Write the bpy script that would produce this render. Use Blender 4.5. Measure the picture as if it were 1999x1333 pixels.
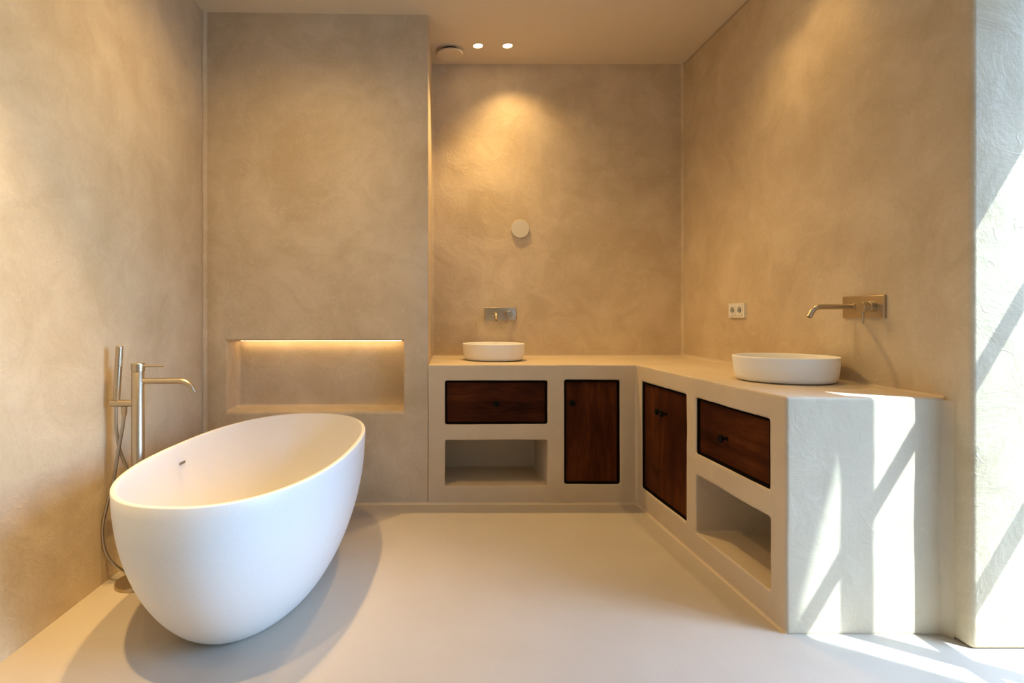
import bpy, bmesh, math
from mathutils import Vector, Matrix

for o in list(bpy.data.objects):
    bpy.data.objects.remove(o, do_unlink=True)
scene = bpy.context.scene
COL = scene.collection

# ------------------------------------------------------------------ camera
# one-point view: eye 1.03 m above the floor, looking along +Y
F_PX, PX, PY, EYE = 1100.0, 845.0, 621.0, 1.03
cd = bpy.data.cameras.new('camera')
cd.sensor_width = 36.0
cd.lens = F_PX / 1999.0 * 36.0
cd.shift_x = (999.5 - PX) / 1999.0
cd.shift_y = -(666.5 - PY) / 1999.0
cd.clip_start = 0.02
cam = bpy.data.objects.new('camera', cd)
cam.location = (0, 0, EYE)
cam.rotation_euler = (math.pi / 2, 0, 0)
COL.objects.link(cam)
scene.camera = cam

# ------------------------------------------------------------------ colour management
vs = scene.view_settings
vs.view_transform = 'Standard'
vs.look = 'None'
vs.gamma = 1.0
vs.use_curve_mapping = False
vs.exposure = 0.12

# ------------------------------------------------------------------ sky and sun
SUN = Vector((-1.0, 0.75, -1.71)).normalized()      # travel direction of the sunlight
world = bpy.data.worlds.new('sky')
scene.world = world
world.use_nodes = True
wn = world.node_tree
wn.nodes.clear()
wo = wn.nodes.new('ShaderNodeOutputWorld')
wb = wn.nodes.new('ShaderNodeBackground')
sk = wn.nodes.new('ShaderNodeTexSky')
sk.sky_type = 'NISHITA'
sk.sun_disc = False
sk.sun_elevation = math.asin(-SUN.z)
sk.sun_rotation = math.atan2(-SUN.x, -SUN.y)
sk.air_density = 1.0
sk.dust_density = 1.0
sk.ozone_density = 1.0
wb.inputs['Strength'].default_value = 2.2
wt = wn.nodes.new('ShaderNodeMix')                  # camera balanced between lamps and daylight: cool sky
wt.data_type, wt.blend_type = 'RGBA', 'MULTIPLY'
wt.inputs[0].default_value = 1.0
wt.inputs[7].default_value = (0.74, 1.01, 1.30, 1.0)
wn.links.new(sk.outputs[0], wt.inputs[6])
wn.links.new(wt.outputs[2], wb.inputs[0])
wn.links.new(wb.outputs[0], wo.inputs[0])

sl = bpy.data.lights.new('sun', 'SUN')
sl.energy = 16.0
sl.color = (0.68, 0.90, 1.0)
sl.angle = math.radians(0.35)
so = bpy.data.objects.new('sun', sl)
so.rotation_euler = SUN.to_track_quat('-Z', 'Y').to_euler()
so.location = (6, -3, 8)
COL.objects.link(so)

# ------------------------------------------------------------------ main measures
CEIL = 2.71
BACK = 3.726          # alcove back wall
FRONT = 3.12          # vanity front and bath wall
TOP = 0.7726          # vanity top
def XR(y): return 1.653 + (3.726 - y) * 0.0107        # right wall face
def XL(y): return -1.258 - (3.1 - y) * 0.024          # left wall face
def XC(y): return 1.130 + (3.12 - y) * 0.0172         # vanity face on the right arm
JAMB = 1.75           # where the right wall stops at the window reveal
WIN0, HEAD = -0.30, 2.262
XW = 2.2              # window plane

# ------------------------------------------------------------------ materials
def new_mat(name):
    m = bpy.data.materials.new(name)
    m.use_nodes = True
    return m, m.node_tree, m.node_tree.nodes['Principled BSDF']

def N(nt, t, **kw):
    n = nt.nodes.new(t)
    for k, v in kw.items():
        setattr(n, k, v)
    return n

def mixc(nt, fac, a, b, blend='MIX'):
    n = N(nt, 'ShaderNodeMix', data_type='RGBA', blend_type=blend)
    for s, v in ((0, fac), (6, a), (7, b)):
        if hasattr(v, 'links') or isinstance(v, bpy.types.NodeSocket):
            nt.links.new(v, n.inputs[s])
        else:
            n.inputs[s].default_value = v
    return n.outputs[2]

def noise(nt, vec, scale, detail=4, rough=0.55, dist=0.0, kind=None):
    n = N(nt, 'ShaderNodeTexNoise')
    if kind:
        n.noise_type = kind
    n.inputs['Scale'].default_value = scale
    n.inputs['Detail'].default_value = detail
    n.inputs['Roughness'].default_value = rough
    n.inputs['Distortion'].default_value = dist
    nt.links.new(vec, n.inputs['Vector'])
    return n.outputs[0]

def ramp(nt, fac, stops):
    r = N(nt, 'ShaderNodeValToRGB')
    while len(r.color_ramp.elements) < len(stops):
        r.color_ramp.elements.new(0.5)
    for e, (p, c) in zip(r.color_ramp.elements, stops):
        e.position = p
        e.color = c if len(c) == 4 else (*c, 1)
    nt.links.new(fac, r.inputs[0])
    return r.outputs[0]

def math_n(nt, op, a, b):
    n = N(nt, 'ShaderNodeMath', operation=op)
    for i, v in enumerate((a, b)):
        if isinstance(v, bpy.types.NodeSocket):
            nt.links.new(v, n.inputs[i])
        else:
            n.inputs[i].default_value = v
    return n.outputs[0]

def G(v): return (v, v, v)

def plaster(name, light, dark, rough=0.5, bump=0.5, mottle=1.55, ridges=1.4, seed=0.0):
    m, nt, bs = new_mat(name)
    tc = N(nt, 'ShaderNodeTexCoord')
    mp = N(nt, 'ShaderNodeMapping')
    mp.inputs['Location'].default_value = (seed, seed * 1.7, seed * 0.6)
    nt.links.new(tc.outputs['Object'], mp.inputs[0])
    v = mp.outputs[0]
    # trowel warp
    wn_ = N(nt, 'ShaderNodeTexNoise')
    wn_.inputs['Scale'].default_value = 1.8
    wn_.inputs['Detail'].default_value = 1
    nt.links.new(v, wn_.inputs['Vector'])
    warp = N(nt, 'ShaderNodeVectorMath', operation='MULTIPLY_ADD')
    nt.links.new(wn_.outputs[1], warp.inputs[0])
    warp.inputs[1].default_value = (0.28, 0.28, 0.28)
    nt.links.new(v, warp.inputs[2])
    wv = warp.outputs[0]
    big = noise(nt, wv, 1.6, 3, 0.6, 0.0)
    mid = noise(nt, wv, 6.5, 5, 0.62, 0.6)
    fine = noise(nt, v, 70, 2, 0.6)
    a = mixc(nt, 0.45, big, mid)
    a = mixc(nt, 0.12, a, fine)
    lo, hi = 0.5 - 0.16 / mottle, 0.5 + 0.16 / mottle
    fac = ramp(nt, a, [(max(lo, 0), G(0)), (min(hi, 1), G(1))])
    col = mixc(nt, fac, (*dark, 1), (*light, 1))
    # hair-thin trowel ridges: iso lines of a stretched noise, only in patches
    mp2 = N(nt, 'ShaderNodeMapping')
    mp2.inputs['Scale'].default_value = (1.0, 1.0, 1.0)
    nt.links.new(wv, mp2.inputs[0])
    r1 = noise(nt, mp2.outputs[0], 2.6, 4, 0.62, 0.0)
    iso = math_n(nt, 'ABSOLUTE', math_n(nt, 'SUBTRACT', math_n(nt, 'FRACT', math_n(nt, 'MULTIPLY', r1, 7.0), 0.0), 0.5), 0.0)
    line = ramp(nt, iso, [(0.0, G(1)), (0.03, G(0.25)), (0.08, G(0))])
    patch = ramp(nt, noise(nt, v, 7.0, 2, 0.65, 0.0), [(0.54, G(0)), (0.66, G(1))])
    lines = math_n(nt, 'MULTIPLY', line, patch)
    # long thin scratches
    r2 = noise(nt, wv, 4.5, 3, 0.6, 0.0)
    iso2 = math_n(nt, 'ABSOLUTE', math_n(nt, 'SUBTRACT', r2, 0.5), 0.0)
    line2 = ramp(nt, iso2, [(0.0, G(1)), (0.006, G(0.2)), (0.014, G(0))])
    patch2 = ramp(nt, noise(nt, v, 9.0, 1, 0.5, 0.0), [(0.57, G(0)), (0.66, G(1))])
    lines2 = math_n(nt, 'MULTIPLY', line2, patch2)
    allines = math_n(nt, 'MULTIPLY', math_n(nt, 'ADD', lines, lines2), ridges)
    lc = tuple(min(1.0, c * 1.14) for c in light)
    col = mixc(nt, math_n(nt, 'MULTIPLY', allines, 0.26), col, (*lc, 1))
    nt.links.new(col, bs.inputs['Base Color'])
    rr = ramp(nt, mid, [(0.3, G(rough - 0.08)), (0.7, G(rough + 0.10))])
    nt.links.new(rr, bs.inputs['Roughness'])
    bs.inputs['Specular IOR Level'].default_value = 0.35
    h = math_n(nt, 'ADD', math_n(nt, 'MULTIPLY', mid, 0.9), math_n(nt, 'MULTIPLY', fine, 0.10))
    h = math_n(nt, 'ADD', h, math_n(nt, 'MULTIPLY', allines, 0.10))
    b = N(nt, 'ShaderNodeBump')
    b.inputs['Strength'].default_value = bump
    b.inputs['Distance'].default_value = 0.012
    nt.links.new(h, b.inputs['Height'])
    nt.links.new(b.outputs[0], bs.inputs['Normal'])
    return m

def flat(name, col, rough=0.5, metal=0.0, spec=0.5, bump=0.0, bscale=200):
    m, nt, bs = new_mat(name)
    tc = N(nt, 'ShaderNodeTexCoord')
    n1 = noise(nt, tc.outputs['Object'], bscale, 3, 0.5)
    c = mixc(nt, ramp(nt, n1, [(0.3, G(0)), (0.7, G(1))]), (*[x * 0.96 for x in col], 1), (*col, 1))
    nt.links.new(c, bs.inputs['Base Color'])
    bs.inputs['Roughness'].default_value = rough
    bs.inputs['Metallic'].default_value = metal
    bs.inputs['Specular IOR Level'].default_value = spec
    if bump:
        b = N(nt, 'ShaderNodeBump')
        b.inputs['Strength'].default_value = bump
        b.inputs['Distance'].default_value = 0.001
        nt.links.new(n1, b.inputs['Height'])
        nt.links.new(b.outputs[0], bs.inputs['Normal'])
    return m

def brushed(name, col, rough=0.28):
    m, nt, bs = new_mat(name)
    tc = N(nt, 'ShaderNodeTexCoord')
    mp = N(nt, 'ShaderNodeMapping')
    mp.inputs['Scale'].default_value = (60, 60, 900)
    nt.links.new(tc.outputs['Object'], mp.inputs[0])
    n1 = noise(nt, mp.outputs[0], 1.0, 2, 0.5)
    c = mixc(nt, n1, (*[x * 0.95 for x in col], 1), (*col, 1))
    nt.links.new(c, bs.inputs['Base Color'])
    bs.inputs['Metallic'].default_value = 1.0
    nt.links.new(ramp(nt, n1, [(0.2, G(rough - 0.03)), (0.8, G(rough + 0.04))]), bs.inputs['Roughness'])
    return m

def wood(name, axis):
    m, nt, bs = new_mat(name)
    tc = N(nt, 'ShaderNodeTexCoord')
    mp = N(nt, 'ShaderNodeMapping')
    s = [9.0, 9.0, 9.0]
    s[axis] = 0.9
    if axis != 2:
        s = [0.9, 0.9, 9.0]
    mp.inputs['Scale'].default_value = s
    nt.links.new(tc.outputs['Object'], mp.inputs[0])
    v = mp.outputs[0]
    g1 = noise(nt, v, 1.1, 5, 0.6, 1.0)
    g2 = noise(nt, v, 14.0, 3, 0.6, 0.3)
    blotch = noise(nt, tc.outputs['Object'], 3.2, 3, 0.5, 0.3)
    a = mixc(nt, 0.35, g1, g2)
    a = mixc(nt, 0.35, a, blotch)
    c = ramp(nt, a, [(0.36, (0.020, 0.0042, 0.0012)), (0.50, (0.060, 0.0140, 0.0034)), (0.64, (0.115, 0.0320, 0.0070))])
    # a few dark knots and stains
    vor = N(nt, 'ShaderNodeTexVoronoi')
    vor.inputs['Scale'].default_value = 2.2
    wv = N(nt, 'ShaderNodeVectorMath', operation='MULTIPLY_ADD')
    nt.links.new(noise(nt, tc.outputs['Object'], 9, 3), wv.inputs[0])
    wv.inputs[1].default_value = (0.12, 0.12, 0.3)
    nt.links.new(tc.outputs['Object'], wv.inputs[2])
    nt.links.new(wv.outputs[0], vor.inputs['Vector'])
    kn = ramp(nt, vor.outputs['Distance'], [(0.05, G(0.75)), (0.16, G(0))])
    c = mixc(nt, kn, c, (0.018, 0.006, 0.003, 1))
    nt.links.new(c, bs.inputs['Base Color'])
    bs.inputs['Roughness'].default_value = 0.6
    bs.inputs['Specular IOR Level'].default_value = 0.08
    b = N(nt, 'ShaderNodeBump')
    b.inputs['Strength'].default_value = 0.25
    b.inputs['Distance'].default_value = 0.001
    nt.links.new(g2, b.inputs['Height'])
    nt.links.new(b.outputs[0], bs.inputs['Normal'])
    return m

def emitter(name, col, strength):
    m, nt, bs = new_mat(name)
    bs.inputs['Base Color'].default_value = (0.8, 0.8, 0.8, 1)
    bs.inputs['Emission Color'].default_value = (*col, 1)
    bs.inputs['Emission Strength'].default_value = strength
    return m

def glass_thin(name):
    m, nt, bs = new_mat(name)
    nt.nodes.remove(bs)
    out = nt.nodes['Material Output']
    tr = N(nt, 'ShaderNodeBsdfTransparent')
    gl = N(nt, 'ShaderNodeBsdfGlossy')
    gl.inputs['Roughness'].default_value = 0.02
    lw = N(nt, 'ShaderNodeLayerWeight')
    fac = math_n(nt, 'ADD', math_n(nt, 'MULTIPLY', math_n(nt, 'POWER', lw.outputs['Facing'], 5.0), 0.9), 0.03)
    mx = N(nt, 'ShaderNodeMixShader')
    nt.links.new(fac, mx.inputs[0])
    nt.links.new(tr.outputs[0], mx.inputs[1])
    nt.links.new(gl.outputs[0], mx.inputs[2])
    nt.links.new(mx.outputs[0], out.inputs['Surface'])
    return m

WALL_L, WALL_D = (0.690, 0.565, 0.395), (0.550, 0.430, 0.275)
M = {}
M['wall'] = plaster('wall_plaster', WALL_L, WALL_D)
M['wall2'] = plaster('wall_plaster_bath', WALL_L, WALL_D, seed=7.3)
M['wall3'] = plaster('wall_plaster_side', WALL_L, WALL_D, seed=13.1)
M['vanity'] = plaster('vanity_plaster', (0.670, 0.550, 0.395), (0.590, 0.475, 0.330), seed=21.0, bump=0.35, mottle=1.1, ridges=1.0)
M['floor'] = plaster('floor_microcement', (0.525, 0.458, 0.372), (0.480, 0.413, 0.328), rough=0.58, bump=0.14, mottle=1.1, ridges=0.4, seed=3.0)
M['ceiling'] = flat('ceiling_paint', (0.74, 0.63, 0.46), 0.8, spec=0.2, bump=0.15)
M['tub'] = flat('solid_surface_white', (0.84, 0.81, 0.765), 0.38, spec=0.4)
M['basin'] = flat('matte_white_ceramic', (0.93, 0.92, 0.89), 0.5, spec=0.4)
M['steel'] = brushed('brushed_steel', (0.56, 0.47, 0.34), 0.34)
M['hose'] = flat('hose_metal', (0.50, 0.47, 0.43), 0.32, metal=1.0)
M['black'] = flat('matte_black', (0.004, 0.0036, 0.003), 0.6, spec=0.12)
M['dark'] = flat('dark_gap', (0.005, 0.003, 0.002), 0.8, spec=0.05)
M['wood_v'] = wood('dark_wood_upright', 2)
M['wood_h'] = wood('dark_wood_level', 0)
M['plastic'] = flat('white_plastic', (0.78, 0.76, 0.72), 0.35)
M['well'] = flat('shaded_plastic', (0.46, 0.44, 0.41), 0.45)  # plastic darkened to paint in the shade inside the socket wells
M['cream'] = flat('cream_cover', (0.66, 0.60, 0.50), 0.5)
M['vent'] = flat('vent_paint', (0.74, 0.63, 0.46), 0.6)
M['slot'] = flat('chrome_slot', (0.30, 0.31, 0.33), 0.25, metal=1.0)
M['lamp'] = emitter('lamp_glow', (1.0, 0.74, 0.42), 25.0)
M['led'] = emitter('led_glow', (1.0, 0.66, 0.30), 14.0)
M['glass'] = glass_thin('window_glass')
M['frame'] = flat('window_paint', (0.55, 0.56, 0.56), 0.5)
M['terrace'] = flat('terrace_stone', (0.24, 0.24, 0.235), 0.8, bscale=4)
M['brick'] = flat('blocker_brick', (0.20, 0.13, 0.10), 0.9, bscale=6)
M['render'] = flat('blocker_render', (0.62, 0.61, 0.58), 0.9, bscale=8)

# ------------------------------------------------------------------ mesh helpers
def obj(name, bm, mat, parent=None, smooth=False, recalc=True):
    if recalc:
        bmesh.ops.recalc_face_normals(bm, faces=bm.faces)
    me = bpy.data.meshes.new(name)
    bm.to_mesh(me)
    bm.free()
    if mat:
        me.materials.append(M[mat])
    if smooth:
        for p in me.polygons:
            p.use_smooth = True
    o = bpy.data.objects.new(name, me)
    COL.objects.link(o)
    if parent:
        o.parent = parent
    return o

def sharp(o, deg=35):
    me = o.data
    for p in me.polygons:
        p.use_smooth = True
    me.set_sharp_from_angle(angle=math.radians(deg))
    return o

def empty(name, loc=(0, 0, 0), rz=0.0):
    o = bpy.data.objects.new(name, None)
    o.empty_display_size = 0.05
    COL.objects.link(o)
    o.location = loc
    o.rotation_euler = (0, 0, rz)
    return o

def tag(o, label=None, cat=None, group=None, kind=None):
    if label: o['label'] = label
    if cat: o['category'] = cat
    if group: o['group'] = group
    if kind: o['kind'] = kind
    return o

def struct(o, label, cat):
    return tag(o, label, cat, kind='structure')

def prism(bm, pts, z0, z1):
    """vertical prism over a footprint given as xy points"""
    n = len(pts)
    a = [bm.verts.new((x, y, z0)) for x, y in pts]
    b = [bm.verts.new((x, y, z1)) for x, y in pts]
    bm.faces.new(a[::-1])
    bm.faces.new(b)
    for i in range(n):
        bm.faces.new((a[i], a[(i + 1) % n], b[(i + 1) % n], b[i]))
    return bm

def box(bm, x0, x1, y0, y1, z0, z1):
    return prism(bm, [(x0, y0), (x1, y0), (x1, y1), (x0, y1)], z0, z1)

def bevel(bm, w, seg=2):
    bmesh.ops.recalc_face_normals(bm, faces=bm.faces)
    bmesh.ops.bevel(bm, geom=list(bm.edges), offset=w, segments=seg, affect='EDGES', profile=0.5)
    return bm

def lathe(bm, prof, n=48, mat=None):
    """revolve (r, z) profile about z; mat maps to place"""
    mat = mat or Matrix()
    rings = []
    for r, z in prof:
        if r < 1e-6:
            rings.append([bm.verts.new(mat @ Vector((0, 0, z)))])
        else:
            rings.append([bm.verts.new(mat @ Vector((r * math.cos(2 * math.pi * i / n), r * math.sin(2 * math.pi * i / n), z))) for i in range(n)])
    for a, b in zip(rings, rings[1:]):
        for i in range(n):
            j = (i + 1) % n
            if len(a) == 1 and len(b) == 1:
                continue
            if len(a) == 1:
                bm.faces.new((a[0], b[i], b[j]))
            elif len(b) == 1:
                bm.faces.new((a[i], a[j], b[0]))
            else:
                bm.faces.new((a[i], a[j], b[j], b[i]))
    return bm

def axis_mat(p0, p1):
    """matrix whose z axis runs from p0 to p1, origin at p0"""
    p0, p1 = Vector(p0), Vector(p1)
    q = (p1 - p0).to_track_quat('Z', 'Y')
    return Matrix.Translation(p0) @ q.to_matrix().to_4x4()

def rod(bm, p0, p1, r, n=24, ch=0.0008):
    L = (Vector(p1) - Vector(p0)).length
    ch = min(ch, r * 0.4)
    return lathe(bm, [(0, 0), (r - ch, 0), (r, ch), (r, L - ch), (r - ch, L), (0, L)], n, axis_mat(p0, p1))

def tube(bm, pts, r, n=20, hollow=None):
    """swept round tube along points, with flat caps or an open-looking mouth"""
    pts = [Vector(p) for p in pts]
    tans = []
    for i in range(len(pts)):
        a = pts[max(i - 1, 0)]
        b = pts[min(i + 1, len(pts) - 1)]
        tans.append((b - a).normalized())
    up = Vector((0, 0, 1)) if abs(tans[0].z) < 0.9 else Vector((1, 0, 0))
    nrm = (up - tans[0] * up.dot(tans[0])).normalized()
    rings = []
    for i, (p, t) in enumerate(zip(pts, tans)):
        nrm = (nrm - t * nrm.dot(t)).normalized()
        bn = t.cross(nrm)
        rings.append([bm.verts.new(p + (nrm * math.cos(2 * math.pi * k / n) + bn * math.sin(2 * math.pi * k / n)) * r) for k in range(n)])
    for a, b in zip(rings, rings[1:]):
        for k in range(n):
            bm.faces.new((a[k], a[(k + 1) % n], b[(k + 1) % n], b[k]))
    bm.faces.new(rings[0])
    if hollow:
        t, p = tans[-1], pts[-1]
        ra = [bm.verts.new(p + (v.co - p) * hollow) for v in rings[-1]]
        rb = [bm.verts.new(v.co - t * r * 1.2) for v in ra]
        for k in range(n):
            j = (k + 1) % n
            bm.faces.new((rings[-1][k], rings[-1][j], ra[j], ra[k]))
            bm.faces.new((ra[k], ra[j], rb[j], rb[k]))
        bm.faces.new(rb)
    else:
        bm.faces.new(rings[-1][::-1])
    return bm

def spline(ctrl, steps=14):
    """Catmull-Rom through control points"""
    c = [Vector(p) for p in ctrl]
    c = [c[0] * 2 - c[1]] + c + [c[-1] * 2 - c[-2]]
    out = []
    for i in range(1, len(c) - 2):
        p0, p1, p2, p3 = c[i - 1:i + 3]
        for s in range(steps):
            t = s / steps
            out.append(0.5 * ((2 * p1) + (p2 - p0) * t + (2 * p0 - 5 * p1 + 4 * p2 - p3) * t * t + (3 * p1 - p0 - 3 * p2 + p3) * t ** 3))
    out.append(c[-2])
    return out

def boolean_cut(o, cutters):
    for i, c in enumerate(cutters):
        me = bpy.data.meshes.new('cut')
        bmesh.ops.recalc_face_normals(c, faces=c.faces)
        c.to_mesh(me)
        c.free()
        co = bpy.data.objects.new('cut', me)
        COL.objects.link(co)
        md = o.modifiers.new('cut', 'BOOLEAN')
        md.operation = 'DIFFERENCE'
        md.solver = 'EXACT'
        md.object = co
        cutters[i] = co
    return cutters

def apply_mods(o, cleanup=()):
    dg = bpy.context.evaluated_depsgraph_get()
    dg.update()
    me = bpy.data.meshes.new_from_object(o.evaluated_get(dg))
    o.modifiers.clear()
    old = o.data
    o.data = me
    me.name = o.name
    bpy.data.meshes.remove(old)
    for c in cleanup:
        m = c.data
        bpy.data.objects.remove(c, do_unlink=True)
        bpy.data.meshes.remove(m)
    return o

# ------------------------------------------------------------------ room shell
o = obj('floor', box(bmesh.new(), -1.6, 2.28, -1.75, 3.9, -0.12, 0.0), 'floor')
struct(o, 'smooth beige microcement bathroom floor', 'floor')
o = obj('ceiling', box(bmesh.new(), -1.6, 2.28, -1.75, 3.9, CEIL, CEIL + 0.12), 'ceiling')
struct(o, 'flat beige painted ceiling with recessed spotlights', 'ceiling')

o = obj('wall_left', prism(bmesh.new(), [(XL(3.9), 3.9), (XL(-1.75), -1.75), (-1.6, -1.75), (-1.6, 3.9)], 0, CEIL), 'wall3')
struct(o, 'trowelled beige plaster wall behind the tall bath tap', 'wall')

o = obj('wall_back', box(bmesh.new(), -0.05, 1.75, BACK, 3.9, 0, CEIL), 'wall')
struct(o, 'trowelled plaster alcove wall behind the small back basin', 'wall')

# bath wall: a proud block with a shallow lit niche
NX0, NX1, NZ0, NZ1, ND = -1.136, -0.160, 0.514, 0.905, 0.20
bw = obj('wall_bath', prism(bmesh.new(), [(XL(3.1) + 0.001, 3.095), (-0.026, 3.122), (0.0, 3.88), (XL(3.1) + 0.001, 3.88)], -0.03, CEIL + 0.03), 'wall2')
cut = boolean_cut(bw, [box(bmesh.new(), NX0, NX1, 2.9, 3.105 + ND, NZ0, NZ1)])
md = bw.modifiers.new('bevel', 'BEVEL')
md.width, md.segments, md.limit_method, md.angle_limit = 0.014, 4, 'ANGLE', math.radians(40)
apply_mods(bw, cut)
sharp(bw, 50)
struct(bw, 'projecting plaster wall with long lit niche behind the bathtub', 'wall')

# right wall with the window opening
wr = obj('wall_right', prism(bmesh.new(), [(XR(3.9), 3.9), (XR(-1.75), -1.75), (2.25, -1.75), (2.25, 3.9)], 0, CEIL), 'wall3')
cut = boolean_cut(wr, [box(bmesh.new(), 1.4, 2.6, WIN0, JAMB, -0.2, HEAD)])
md = wr.modifiers.new('bevel', 'BEVEL')
md.width, md.segments, md.limit_method, md.angle_limit = 0.016, 4, 'ANGLE', math.radians(40)
apply_mods(wr, cut)
sharp(wr, 50)
struct(wr, 'thick plaster wall with deep window reveal beside the right basin', 'wall')

o = obj('wall_front', box(bmesh.new(), -1.6, 2.25, -1.75, -1.6, 0, CEIL), 'wall')
struct(o, 'plain plaster wall at the near end of the room', 'wall')

# soft coved plaster corners
def cove(name, p0, p1, n0, n1, r, mat, label, seg=5, r_end=None):
    """concave fillet along p0-p1 between two surfaces with normals n0, n1"""
    p0, p1, n0, n1 = Vector(p0), Vector(p1), Vector(n0), Vector(n1)
    bm = bmesh.new()
    rows = []
    r0 = r
    for p in (p0, p1):
        r = r0 if p is p0 or r_end is None else r_end
        c = p + (n0 + n1) * r
        row = [bm.verts.new(p - (n0 + n1) * 0.002)]
        for i in range(seg + 1):
            a = math.pi / 2 * i / seg
            row.append(bm.verts.new(c - n0 * r * math.sin(a) - n1 * r * math.cos(a)))
        rows.append(row)
    a, b = rows
    k = len(a)
    for i in range(k):
        bm.faces.new((a[i], a[(i + 1) % k], b[(i + 1) % k], b[i]))
    bm.faces.new(a)
    bm.faces.new(b[::-1])
    o = obj(name, bm, mat)
    sharp(o, 60)
    struct(o, label, 'trim')
    return o

cove('trim_1', (XL(3.1) + 0.001, 3.096, 0), (XL(3.1) + 0.001, 3.096, CEIL), (1, 0, 0), (0, -1, 0), 0.022, 'wall2', 'rounded plaster corner seam between left wall and bath wall')
cove('trim_2', (XR(BACK), BACK, TOP), (XR(BACK), BACK, CEIL), (-1, 0, 0), (0, -1, 0), 0.016, 'wall', 'rounded plaster corner seam in the alcove')
cove('trim_3', (-0.0055, BACK, TOP), (-0.0055, BACK, CEIL), (1, 0, 0), (0, -1, 0), 0.014, 'wall', 'narrow corner seam beside the bath wall')
cove('trim_4', (-0.0055, BACK, TOP), (XR(BACK), BACK, TOP), (0, 0, 1), (0, -1, 0), 0.016, 'vanity', 'soft joint where vanity top meets alcove wall')
cove('trim_5', (XR(BACK), BACK, TOP), (XR(1.842), 1.842, TOP - 0.002), (0, 0, 1), (-1, 0, 0), 0.022, 'vanity', 'soft joint where vanity top meets right wall', r_end=0.006)
cove('trim_6', (XR(1.84), 1.838, 0), (XR(1.84), 1.838, TOP - 0.01), (0, -1, 0), (-1, 0, 0), 0.030, 'vanity', 'coved joint between vanity end and right wall')
cove('trim_7', (XL(3.1), 3.0955, 0), (-0.026, 3.1225, 0), (0, 0, 1), (0.0211, -0.9998, 0), 0.014, 'wall2', 'coved foot of the bath wall')
cove('trim_8', (-0.026, 3.1205, 0), (XC(3.12), 3.1205, 0), (0, 0, 1), (0, -1, 0), 0.012, 'vanity', 'coved foot of the back vanity arm')
cove('trim_9', (XC(3.12) , 3.12, 0), (XC(1.836), 1.836, 0), (0, 0, 1), (-1, 0.0, 0), 0.010, 'vanity', 'coved foot of the right vanity arm')

# ------------------------------------------------------------------ window in the right wall
w = empty('window_1', (XW, WIN0, 0))
struct(w, 'tall multi-pane window in the deep right-hand reveal', 'window')
def wbox(name, mat, x0, x1, y0, y1, z0, z1):
    bm = box(bmesh.new(), x0 - XW, x1 - XW, y0 - WIN0, y1 - WIN0, z0, z1)
    return obj(name, bm, mat, w)
T = 0.025
for y0, y1 in ((WIN0, WIN0 + 0.04), (JAMB - 0.04, JAMB)):
    wbox('window_stile', 'frame', XW - T, XW + T, y0, y1, 0, HEAD)
wbox('window_head', 'frame', XW - T, XW + T, WIN0 + 0.04, JAMB - 0.04, HEAD - 0.04, HEAD)
wbox('window_sill', 'frame', XW - T, XW + T, WIN0 + 0.04, JAMB - 0.04, 0.0, 0.05)
mull = [1.223, 0.71, 0.20]
for y in mull:
    wbox('mullion', 'frame', XW - T, XW + T, y - 0.0235, y + 0.0235, 0.05, HEAD - 0.04)
edges = sorted([WIN0 + 0.04] + [v for y in mull for v in (y - 0.0235, y + 0.0235)] + [JAMB - 0.04])
bars = [(1.006, 1.059), (1.698, 1.743)]
for y0, y1 in zip(edges[0::2], edges[1::2]):
    for z0, z1 in bars:
        wbox('glazing_bar', 'frame', XW - 0.015, XW + 0.015, y0, y1, z0, z1)
    zs = [0.05] + [v for b_ in bars for v in b_] + [HEAD - 0.04]
    for z0, z1 in zip(zs[0::2], zs[1::2]):
        wbox('pane', 'glass', XW - 0.002, XW + 0.002, y0, y1, z0, z1)

pl = bpy.data.lights.new('window_portal', 'AREA')
pl.shape = 'RECTANGLE'
pl.size, pl.size_y = HEAD, JAMB - WIN0
pl.cycles.is_portal = True
po = bpy.data.objects.new('window_portal', pl)
po.location = (XW + 0.06, (WIN0 + JAMB) / 2, HEAD / 2)
po.rotation_euler = (0, math.pi / 2, 0)
COL.objects.link(po)

# outside: paved terrace; added sun and sky blockers shaped as house wing and house
o = obj('ground_terrace', box(bmesh.new(), 2.25, 14, -8, 14, -0.14, -0.02), 'terrace')
struct(o, 'grey paved terrace outside the window', 'ground')
bm = bmesh.new()
prof = [(2.25, -0.02), (4.205, -0.02), (4.205, 5.23), (4.33, 5.70), (4.40, 5.95), (2.25, 5.95)]  # unseen sun blocker outline, top flared to shape the sun patch edge
a = [bm.verts.new((x, -0.414, z)) for x, z in prof]
b = [bm.verts.new((x, -0.80, z)) for x, z in prof]
bm.faces.new(a)
bm.faces.new(b[::-1])
for i in range(len(prof)):
    j = (i + 1) % len(prof)
    bm.faces.new((a[i], a[j], b[j], b[i]))
nb = bmesh.new()
box(nb, 4.8, 15.0, -7.0, -4.2, -0.02, 3.9)  # added unseen mass that cuts sky light on the window reveal
nbv = [nb.verts.new(v) for v in ((4.6, -7.2, 3.9), (15.2, -7.2, 3.9), (15.2, -4.0, 3.9), (4.6, -4.0, 3.9), (4.6, -5.6, 5.0), (15.2, -5.6, 5.0))]
for f in ((0, 1, 5, 4), (3, 4, 5, 2), (0, 4, 3), (1, 2, 5), (3, 2, 1, 0)):
    nb.faces.new([nbv[k] for k in f])
o = obj('sky_blocker_house', nb, 'brick')
struct(o, 'added brick sky blocker across the terrace', 'light blocker')
o = obj('sun_blocker_wing', bm, 'render')
struct(o, 'added pale rendered sun blocker beside the terrace', 'wall')

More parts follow.
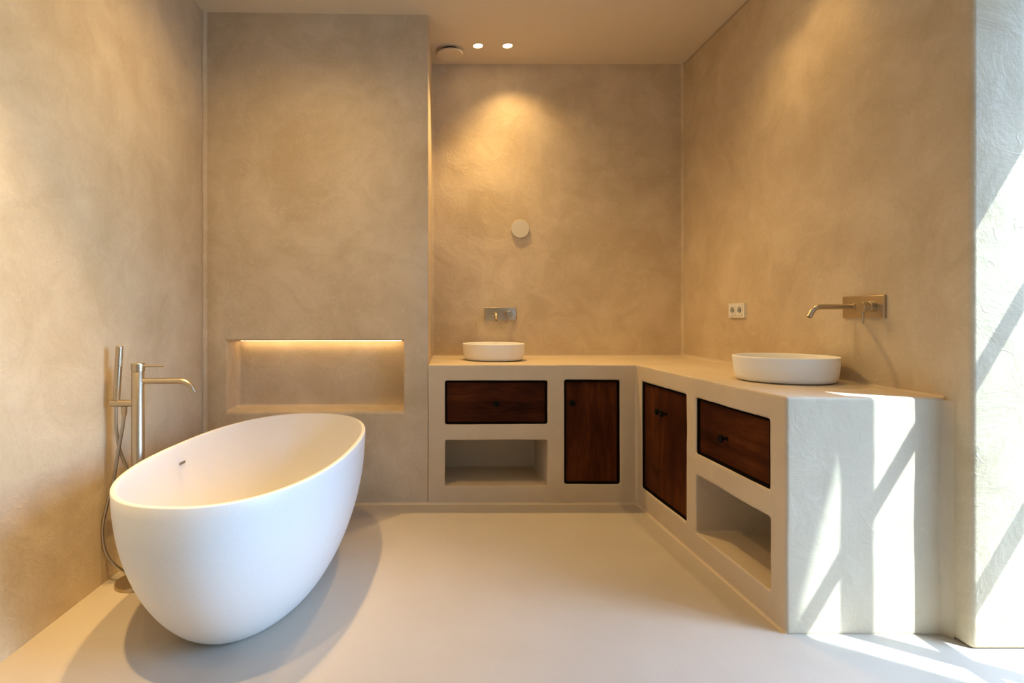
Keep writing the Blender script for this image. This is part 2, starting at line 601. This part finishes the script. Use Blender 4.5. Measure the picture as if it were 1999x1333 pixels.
# ------------------------------------------------------------------ vanity
van = empty('vanity_unit', (0.6, 3.2, 0))
tag(van, 'L-shaped beige plaster vanity with dark wooden fronts and open niches', 'vanity')
def child(o, parent):
    """parent an object built in world coordinates"""
    o.parent = parent
    o.matrix_parent_inverse = Matrix.Translation(parent.location).inverted() if parent.rotation_euler.z == 0 else parent.matrix_basis.inverted()
    return o

bm = prism(bmesh.new(), [(-0.026, FRONT), (XC(3.12), FRONT), (XC(1.836), 1.836), (XR(1.836) + 0.004, 1.836), (XR(BACK) + 0.004, BACK + 0.004), (-0.007, BACK + 0.004)], -0.004, TOP)
body = obj('plaster_body', bm, 'vanity')
OPEN_B = [(0.068, 0.635, 0.443, 0.684), (0.729, 1.035, 0.111, 0.687)]           # x0 x1 z0 z1: drawer, door
NICHE_B = (0.068, 0.635, 0.100, 0.355)
OPEN_R = [(1.928, 2.449, 0.442, 0.686), (2.538, 3.057, 0.113, 0.687)]           # y0 y1 z0 z1
NICHE_R = (1.922, 2.449, 0.100, 0.350)
def rcut(y0, y1, z0, z1, depth):
    # cutter that follows the slight splay of the right face
    return prism(bmesh.new(), [(XC(y0) - 0.2, y0), (XC(y0) + depth, y0), (XC(y1) + depth, y1), (XC(y1) - 0.2, y1)], z0, z1)
cs = [box(bmesh.new(), a0, a1, FRONT - 0.2, FRONT + 0.06, z0, z1) for a0, a1, z0, z1 in OPEN_B]
a0, a1, z0, z1 = NICHE_B
cs.append(box(bmesh.new(), a0, a1, FRONT - 0.2, FRONT + 0.41, z0, z1))
cs += [rcut(y0, y1, z0, z1, 0.06) for y0, y1, z0, z1 in OPEN_R]
cs.append(rcut(*NICHE_R, 0.38))
cs = boolean_cut(body, cs)
apply_mods(body, cs)
md = body.modifiers.new('remesh', 'REMESH')
md.mode = 'VOXEL'
md.voxel_size = 0.0052
md = body.modifiers.new('smooth', 'SMOOTH')
md.factor, md.iterations = 0.5, 3
apply_mods(body)
# hand-made waviness
import mathutils.noise as mnoise
for v in body.data.vertices:
    c = v.co
    n = Vector(mnoise.noise_vector(c * 4.0)) * 0.0022 + Vector(mnoise.noise_vector(c * 14.0)) * 0.0007
    v.co = c + n
body.data.materials.clear()
body.data.materials.append(M['vanity'])
for p in body.data.polygons:
    p.use_smooth = True
child(body, van)

def ring_bm(u0, u1, z0, z1, t, v0, v1):
    """rectangular ring in local (u, v, z): v is depth"""
    bm = bmesh.new()
    box(bm, u0, u1, v0, v1, z0, z0 + t)
    box(bm, u0, u1, v0, v1, z1 - t, z1)
    box(bm, u0, u0 + t, v0, v1, z0 + t, z1 - t)
    box(bm, u1 - t, u1, v0, v1, z0 + t, z1 - t)
    return bm

def knob(parent, x, z):
    bm = bmesh.new()
    # stem and mushroom head pointing to local -y
    lathe(bm, [(0, 0), (0.0085, 0), (0.0085, 0.003), (0.0060, 0.006), (0.0060, 0.016), (0.0110, 0.020), (0.0165, 0.022), (0.0175, 0.025), (0.0165, 0.029), (0.011, 0.031), (0, 0.0315)],
          28, Matrix.Translation((x, 0.014, z)) @ Matrix.Rotation(math.pi / 2, 4, 'X'))
    k = obj('knob', bm, 'black', parent)
    sharp(k, 45)
    tag(k, 'small matte black round knob')
    return k

def front(kind, u0, u1, z0, z1, origin, rz, knob_at, mat, leaf=None):
    """wooden drawer or door front in an opening; local x along the face, local y into it"""
    root = empty(kind, origin, rz)
    root.parent = van
    root.matrix_parent_inverse = Matrix.Translation(van.location).inverted()
    g = 0.011
    fr = obj('opening_frame', ring_bm(u0 - 0.003, u1 + 0.003, z0 - 0.003, z1 + 0.003, 0.0125, 0.007, 0.055), 'dark', root)
    bm = bevel(box(bmesh.new(), u0 + g, u1 - g, 0.014, 0.040, z0 + g, z1 - g), 0.0015, 2)
    pn = obj('front_panel', bm, mat, root)
    knob(root, *knob_at)
    return root

(u0, u1, z0, z1) = OPEN_B[0]
front('drawer', u0, u1, z0, z1, (0, FRONT, 0), 0, (0.349, 0.557), 'wood_h')
(u0, u1, z0, z1) = OPEN_B[1]
front('cupboard_door', u0, u1, z0, z1, (0, FRONT, 0), 0, (0.769, 0.562), 'wood_v')
# right arm: local x runs from far to near
ang = -math.pi / 2 + math.atan(0.0172)
def along(y): return (3.12 - y) * math.sqrt(1 + 0.0172 ** 2)
ORG = (XC(3.12), 3.12, 0)
y0, y1, z0, z1 = OPEN_R[0]
front('drawer', along(y1), along(y0), z0, z1, ORG, ang, (along(2.222), 0.555), 'wood_h')
y0, y1, z0, z1 = OPEN_R[1]
root = empty('cupboard_door', ORG, ang)
root.parent = van
root.matrix_parent_inverse = Matrix.Translation(van.location).inverted()
a0, a1 = along(y1), along(y0)
fr = obj('opening_frame', ring_bm(a0 - 0.003, a1 + 0.003, z0 - 0.003, z1 + 0.003, 0.0125, 0.007, 0.055), 'dark', root)
mid = (a0 + a1) / 2 - 0.004
for s0, s1, kx in ((a0 + 0.011, mid - 0.0008, mid - 0.028), (mid + 0.0008, a1 - 0.011, mid + 0.028)):
    obj('door_leaf', bevel(box(bmesh.new(), s0, s1, 0.014, 0.040, z0 + 0.011, z1 - 0.011), 0.0012, 2), 'wood_v', root)
    knob(root, kx, 0.560)

# ------------------------------------------------------------------ basins
def basin(loc, label):
    R, h = 0.1915, 0.101
    t = 0.007
    out = [(0, 0.0), (R * 0.84, 0.0), (R * 0.905, 0.0025), (R * 0.936, 0.008), (R * 0.953, 0.018), (R * 0.970, 0.040), (R * 0.984, 0.064), (R * 0.996, 0.090), (R, h - 0.003), (R - 0.0015, h - 0.0006), (R - 0.003, h)]
    inn = [(R - t + 0.003, h), (R - t + 0.0010, h - 0.001), (R - t, h - 0.004), (R - t - 0.004, 0.070), (R - t - 0.010, 0.040), (R - t - 0.022, 0.022), (R - t - 0.05, 0.014), (0.03, 0.011)]
    e = empty('wash_basin', loc)
    tag(e, label, 'basin', 'round white basins on the vanity')
    bm = lathe(bmesh.new(), out + inn + [(0, 0.011)], 96)
    sharp(obj('bowl', bm, 'basin', e), 60)
    bm = lathe(bmesh.new(), [(0, 0.0105), (0.031, 0.0105), (0.033, 0.013), (0.031, 0.016), (0.012, 0.0175), (0, 0.0178)], 40)
    sharp(obj('drain_cap', bm, 'steel', e), 40)
    return e
basin((0.375, 3.484, TOP + 0.002), 'round white basin on the back counter below the round wall disc')
basin((1.449, 2.322, TOP + 0.002), 'larger looking round white basin beside the sockets on the right counter')

# ------------------------------------------------------------------ wall mixers
def wall_mixer(loc, rz, label, tilt=-0.022):
    """plate in local xz plane on a wall at local y = 0, pointing to local -y; origin plate centre"""
    e = empty('wall_mixer', loc, rz)
    tag(e, label, 'tap', 'brushed steel wall mixers')
    bm = bevel(box(bmesh.new(), -0.104, 0.104, -0.010, 0.0, -0.0435, 0.0435), 0.0025, 3)
    sharp(obj('plate', bm, 'steel', e), 40)
    sx = -0.046
    bm = bmesh.new()
    lathe(bm, [(0.0, 0), (0.0135, 0), (0.0135, 0.004), (0.0105, 0.005), (0, 0.005)], 32, axis_mat((sx, -0.010, 0.002), (sx, -0.05, 0.002)))
    sharp(obj('spout_collar', bm, 'steel', e), 40)
    pts = [(sx, -0.012, 0.002), (sx, -0.05, 0.002), (sx, -0.10, 0.002)]
    cy, cz, rr = -0.140, 0.002 - 0.040, 0.040
    for k in range(0, 13):
        a = math.radians(62) * k / 12
        pts.append((sx, cy - rr * math.sin(a), cz + rr * math.cos(a)))
    a = math.radians(62)
    last = Vector(pts[-1])
    pts.append(last + Vector((0, -math.cos(a), -math.sin(a))) * 0.022)
    bm = tube(bmesh.new(), pts, 0.0100, 28, hollow=0.8)
    sharp(obj('spout', bm, 'steel', e), 50)
    hx = 0.055
    bm = bmesh.new()
    lathe(bm, [(0, 0), (0.0205, 0), (0.0205, 0.0215), (0.0190, 0.0225), (0.0190, 0.0240), (0.0205, 0.0250), (0.0205, 0.049), (0.0192, 0.0505), (0, 0.0505)], 40, axis_mat((hx, -0.010, 0.0), (hx, -0.06, 0.0)))
    hd = obj('handle', bm, 'steel', e)
    sharp(hd, 40)
    bm = rod(bmesh.new(), (hx, -0.049, -0.015), (hx + tilt, -0.051, -0.064), 0.0042, 20)
    sharp(obj('lever', bm, 'steel', hd), 40)
    return e
wall_mixer((0.445, BACK, 1.057), 0, 'brushed steel wall tap with lever above the back basin')
wall_mixer((XR(2.178), 2.178, 1.073), -math.pi / 2 + 0.0107, 'brushed steel wall tap with long spout above the right basin', tilt=0.0)

# ------------------------------------------------------------------ sockets
s = empty('wall_socket', (XR(3.063), 3.063, 1.072), -math.pi / 2 + 0.0107)
tag(s, 'white double power socket on the right wall', 'socket')
bm = bmesh.new()
for a0, a1, b0, b1 in ((-0.076, 0.076, 0.0278, 0.0395), (-0.076, 0.076, -0.0395, -0.0278), (-0.076, -0.0632, -0.0278, 0.0278), (0.0632, 0.076, -0.0278, 0.0278), (-0.0078, 0.0078, -0.0278, 0.0278)):
    box(bm, a0, a1, -0.012, 0.0, b0, b1)
sharp(obj('frame', bm, 'plastic', s), 40)
for cx in (-0.0355, 0.0355):
    # insert with a round well
    n = 40
    bm = bmesh.new()
    hs = 0.0275
    sq, ci, cb, ba = [], [], [], []
    for i in range(n):
        a = 2 * math.pi * (i + 0.5) / n
        c_, s_ = math.cos(a), math.sin(a)
        k = hs / max(abs(c_), abs(s_))
        ba.append(bm.verts.new((cx + c_ * k, -0.0005, s_ * k)))
        sq.append(bm.verts.new((cx + c_ * k, -0.0150, s_ * k)))
        ci.append(bm.verts.new((cx + c_ * 0.0205, -0.0150, s_ * 0.0205)))
        cb.append(bm.verts.new((cx + c_ * 0.0190, -0.0015, s_ * 0.0190)))
    for i in range(n):
        j = (i + 1) % n
        bm.faces.new((ba[i], ba[j], sq[j], sq[i]))
        bm.faces.new((sq[i], sq[j], ci[j], ci[i]))
        bm.faces.new((ci[i], ci[j], cb[j], cb[i]))
    ins = sharp(obj('socket_insert', bm, 'plastic', s), 40)
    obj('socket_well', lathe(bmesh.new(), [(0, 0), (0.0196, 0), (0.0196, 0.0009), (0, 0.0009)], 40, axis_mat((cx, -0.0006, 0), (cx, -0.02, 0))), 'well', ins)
    for dx in (-0.0095, 0.0095):
        bm = lathe(bmesh.new(), [(0, 0), (0.0030, 0), (0.0030, 0.0010), (0, 0.0010)], 14, axis_mat((cx + dx, -0.0015, 0), (cx + dx, -0.02, 0)))
        obj('pin_hole', bm, 'black', ins)
    for dz in (-0.0175, 0.0175):
        obj('earth_clip', box(bmesh.new(), cx - 0.002, cx + 0.002, -0.011, -0.0015, dz - 0.0012, dz + 0.0012), 'steel', ins)

# ------------------------------------------------------------------ round wall disc and ceiling vent
e = empty('wall_cover_disc', (0.576, BACK, 1.619))
tag(e, 'round cream cover disc on the alcove wall', 'cover disc')
sharp(obj('back_ring', lathe(bmesh.new(), [(0, 0), (0.052, 0), (0.052, 0.006), (0, 0.006)], 48, axis_mat((0, 0, 0), (0, -1, 0))), 'cream', e), 40)
sharp(obj('disc', lathe(bmesh.new(), [(0, 0.006), (0.058, 0.006), (0.0595, 0.0075), (0.0595, 0.0135), (0.058, 0.015), (0, 0.015)], 64, axis_mat((0, 0, 0), (0, -1, 0))), 'cream', e), 40)

e = empty('ceiling_vent', (0.106, 3.53, CEIL))
tag(e, 'round beige air vent on the ceiling beside the bath wall', 'vent')
dn = axis_mat((0, 0, 0), (0, 0, -1))
sharp(obj('collar', lathe(bmesh.new(), [(0.060, 0), (0.088, 0), (0.086, 0.004), (0.070, 0.006), (0.060, 0.006)], 56, dn), 'vent', e), 40)
sharp(obj('duct_mouth', lathe(bmesh.new(), [(0, 0.001), (0.062, 0.001), (0.062, 0.003), (0, 0.003)], 40, dn), 'dark', e), 40)
sharp(obj('stem', lathe(bmesh.new(), [(0, 0.002), (0.012, 0.002), (0.012, 0.026), (0, 0.026)], 20, dn), 'dark', e), 40)
sharp(obj('vent_disc', lathe(bmesh.new(), [(0, 0.022), (0.080, 0.022), (0.083, 0.024), (0.083, 0.031), (0.080, 0.034), (0, 0.035)], 64, dn), 'vent', e), 40)

# ------------------------------------------------------------------ recessed downlights
def downlight(x, y, label, watts, aim=(0, 0, -1), size=95, blend=0.7, col=(1.0, 0.66, 0.27)):
    e = empty('downlight', (x, y, CEIL))
    tag(e, label, 'ceiling light', 'recessed ceiling spotlights')
    sharp(obj('trim_ring', lathe(bmesh.new(), [(0.028, 0), (0.040, 0), (0.0395, 0.002), (0.030, 0.003), (0.028, 0.0015)], 40, dn), 'vent', e), 40)
    sharp(obj('lens', lathe(bmesh.new(), [(0, 0.0), (0.0285, 0.0), (0.0285, 0.0015), (0, 0.0018)], 36, dn), 'lamp', e), 40)
    l = bpy.data.lights.new('downlight_beam', 'SPOT')
    l.energy = watts
    l.color = col
    l.spot_size = math.radians(size)
    l.spot_blend = blend
    l.shadow_soft_size = 0.025
    lo = bpy.data.objects.new('downlight_beam', l)
    lo.parent = e
    lo.location = (0, 0, -0.03)
    lo.rotation_euler = Vector(aim).normalized().to_track_quat('-Z', 'Y').to_euler()
    COL.objects.link(lo)
    return e
downlight(0.278, 3.474, 'glowing round ceiling spotlight nearest the air vent', 76, aim=(0.10, -0.30, -1), size=105, blend=1.0)
downlight(0.461, 3.474, 'glowing round ceiling spotlight farther from the air vent', 23, aim=(0.12, 0, -1), size=122, blend=1.0)
downlight(1.41, 2.31, 'ceiling spotlight above the right basin', 15, aim=(0.04, 0.16, -1), size=92, blend=1.0)
downlight(1.41, 2.50, 'ceiling spotlight above the right cupboard doors', 14, aim=(-0.1, 0.3, -1), size=90, blend=1.0)
downlight(-0.58, 2.20, 'ceiling spotlight above the bathtub middle', 40, size=165, blend=1.0)
downlight(-0.58, 2.02, 'ceiling spotlight above the near half of the bathtub', 120, aim=(-0.05, -0.05, -1), size=54, blend=1.0)
downlight(-0.80, 1.05, 'ceiling spotlight above the near floor on the left', 170, aim=(-0.42, 0.70, -2.5), size=48, blend=1.0)
downlight(-0.80, 0.45, 'added fill spotlight on the left at the near end of the room', 20, aim=(-0.2, 0.5, -1), size=100, blend=1.0)  # added unseen lamp, warm fill for the tub front and near floor

# ------------------------------------------------------------------ LED strip in the niche
e = empty('led_strip', ((NX0 + NX1) / 2, 3.105 + ND - 0.03, NZ1))
tag(e, 'warm LED strip under the top of the wall niche', 'LED strip')
hw = (NX1 - NX0) / 2 - 0.02
obj('profile', box(bmesh.new(), -hw, hw, -0.010, 0.010, -0.004, 0.001), 'steel', e)
obj('diffuser', box(bmesh.new(), -hw + 0.003, hw - 0.003, -0.007, 0.007, -0.007, -0.004), 'led', e)

# ------------------------------------------------------------------ bathtub
TUB = Vector((-0.6614, 2.228, 0))
TA, TB, TE, TH = 0.7454, 0.3606, 2.35, 0.530
tub = empty('bathtub', TUB, -0.0655)
tag(tub, 'white oval freestanding bathtub in front of the niche', 'bathtub')
def ring(bm, a, b, z, n=128, ex=TE):
    vs_ = []
    for i in range(n):
        t = 2 * math.pi * i / n
        c_, s_ = math.cos(t), math.sin(t)
        x = b * math.copysign(abs(c_) ** (2 / ex), c_)
        y = a * math.copysign(abs(s_) ** (2 / ex), s_)
        vs_.append(bm.verts.new((x, y, z)))
    return vs_
bm = bmesh.new()
rings = []
BA, BB = 0.60, 0.57       # base scale of long and short half axes
def outer_scale(t, base, p=2.2):
    # t: 0 at floor, 1 at rim
    return base + (1 - base) * (1 - (1 - t) ** p) ** (1 / 1.25)
rings.append(ring(bm, TA * 0.2, TB * 0.2, 0.0, ex=2.1))
rings.append(ring(bm, TA * (BA - 0.04), TB * (BB - 0.05), 0.0, ex=2.1))
NSTEP = 22
for i in range(NSTEP + 1):
    t = (i / NSTEP) ** 1.5
    z = 0.002 + (TH - 0.006) * t
    rings.append(ring(bm, TA * outer_scale(t, BA), TB * outer_scale(t, BB), z, ex=2.1 + (TE - 2.1) * t))
rings.append(ring(bm, TA - 0.0015, TB - 0.0015, TH - 0.001))
rings.append(ring(bm, TA - 0.004, TB - 0.004, TH))
RT = 0.017
rings.append(ring(bm, TA - RT + 0.003, TB - RT + 0.003, TH))
rings.append(ring(bm, TA - RT + 0.0005, TB - RT + 0.0005, TH - 0.001))
for i in range(NSTEP + 1):
    t = 1 - (i / NSTEP)
    t = t ** 1.5
    z = 0.07 + (TH - 0.074) * t
    rings.append(ring(bm, (TA - RT) * outer_scale(t, BA * 1.02), (TB - RT) * outer_scale(t, BB * 1.02), z, ex=2.1 + (TE - 2.1) * t))
rings.append(ring(bm, TA * 0.3, TB * 0.3, 0.062, ex=2.1))
for a, b in zip(rings, rings[1:]):
    n = len(a)
    for i in range(n):
        bm.faces.new((a[i], a[(i + 1) % n], b[(i + 1) % n], b[i]))
bm.faces.new(rings[0][::-1])
bm.faces.new(rings[-1])
sharp(obj('tub_shell', bm, 'tub', tub), 60)
# overflow slot on the tap side
sl_ = obj('overflow_slot', bevel(box(bmesh.new(), -0.004, 0.003, -0.022, 0.022, -0.005, 0.005), 0.002, 2), 'slot', tub)
ts = (0.452 - 0.07) / (TH - 0.074)
sl_.location = (-(TB - RT) * outer_scale(ts, BB * 1.02) + 0.001, 0.0, 0.452)
sl_.rotation_euler = (0, 0.18, 0)

# ------------------------------------------------------------------ floor-standing bath tap
FX, FY = -1.146, 2.19
tap = empty('bath_tap', (FX, FY, 0))
tag(tap, 'tall brushed brass-toned floor tap with hand shower beside the bathtub', 'tap')
def K(px, py, dy=0.0):
    """photo pixel to tap-local point on the tap's own depth plane"""
    d = FY + dy
    return Vector(((px - PX) * d / F_PX - FX, dy, EYE - (py - PY) * d / F_PX))
sharp(obj('base_plate', lathe(bmesh.new(), [(0, 0), (0.079, 0), (0.080, 0.001), (0.080, 0.013), (0.0785, 0.015), (0.03, 0.0155), (0, 0.0155)], 64), 'steel', tap), 40)
sharp(obj('column', lathe(bmesh.new(), [(0, 0.0155), (0.0235, 0.0155), (0.0235, 0.816), (0.0220, 0.818), (0.0215, 0.8225), (0, 0.8225)], 56), 'steel', tap), 40)
cap = sharp(obj('handle', lathe(bmesh.new(), [(0, 0.8225), (0.0225, 0.8225), (0.0248, 0.825), (0.0248, 0.8535), (0.0235, 0.855), (0, 0.855)], 56), 'steel', tap), 40)
sharp(obj('lever', rod(bmesh.new(), (0.020, 0, 0.8445), (0.101, 0.0, 0.8455), 0.0048, 22), 'steel', cap), 40)
pts = [(0.015, 0, 0.785), (0.06, 0.003, 0.7855), (0.12, 0.006, 0.786), (0.158, 0.008, 0.786)]
for k in range(1, 13):
    a = math.radians(62) * k / 12
    pts.append((0.158 + 0.052 * math.sin(a), 0.008 + 0.002 * k / 12, 0.786 - 0.052 * (1 - math.cos(a))))
a = math.radians(62)
pts.append(Vector(pts[-1]) + Vector((math.cos(a), 0, -math.sin(a))) * 0.022)
sharp(obj('spout', tube(bmesh.new(), pts, 0.0112, 28, hollow=0.8), 'steel', tap), 50)
bz = K(0, 787).z
sharp(obj('shower_bracket', rod(bmesh.new(), (-0.018, 0, bz), (-0.105, 0, bz), 0.0135, 28), 'steel', tap), 40)
nip = K(242.5, 0).x
sharp(obj('hose_outlet', lathe(bmesh.new(), [(0, 0), (0.0105, 0), (0.0105, 0.024), (0.009, 0.027), (0.0085, 0.036), (0, 0.036)], 24, axis_mat((nip, 0, bz - 0.012), (nip, 0, bz - 0.1))), 'steel', tap), 40)
h0, h1 = K(227.5, 781, 0.0) , K(233.5, 675.5, 0.0)
hs = sharp(obj('hand_shower', lathe(bmesh.new(), [(0, 0), (0.0115, 0), (0.0125, 0.004), (0.0140, (h1 - h0).length - 0.002), (0.0130, (h1 - h0).length), (0, (h1 - h0).length)], 32, axis_mat(h0, h1)), 'steel', tap), 40)
up = (h1 - h0).normalized()
bm = bmesh.new()
for k in range(15):
    for j in (-1, 0, 1):
        p = h1 - up * (0.012 + k * 0.0048)
        dirv = (Matrix.Rotation(math.radians(-32 + j * 17), 3, 'Z') @ Vector((1, 0, 0)))
        rod(bm, p + dirv * 0.012, p + dirv * 0.0165, 0.0015, 8, 0.0003)
sharp(obj('spray_nozzles', bm, 'hose', hs), 40)
# one hose: from the outlet down, round in a low loop and back up to the hand shower
ctrl = [(nip, 0, bz - 0.04), K(239, 835), K(231, 880), K(222, 935, -0.01), K(209, 985, -0.015), K(200, 1035, -0.015), K(207, 1080, -0.01), K(228, 1106, 0.0), K(256, 1118, 0.03), K(283, 1085, 0.05),
        K(286, 1030, 0.05), K(274, 975, 0.05), K(257, 935, 0.045), K(246, 910, 0.03), K(233, 875, 0.015), K(227, 835, 0.005), K(226.5, 805), (h0.x - 0.0005, 0, h0.z + 0.003)]
sharp(obj('hose', tube(bmesh.new(), spline(ctrl, 10), 0.0066, 14), 'hose', tap), 60)
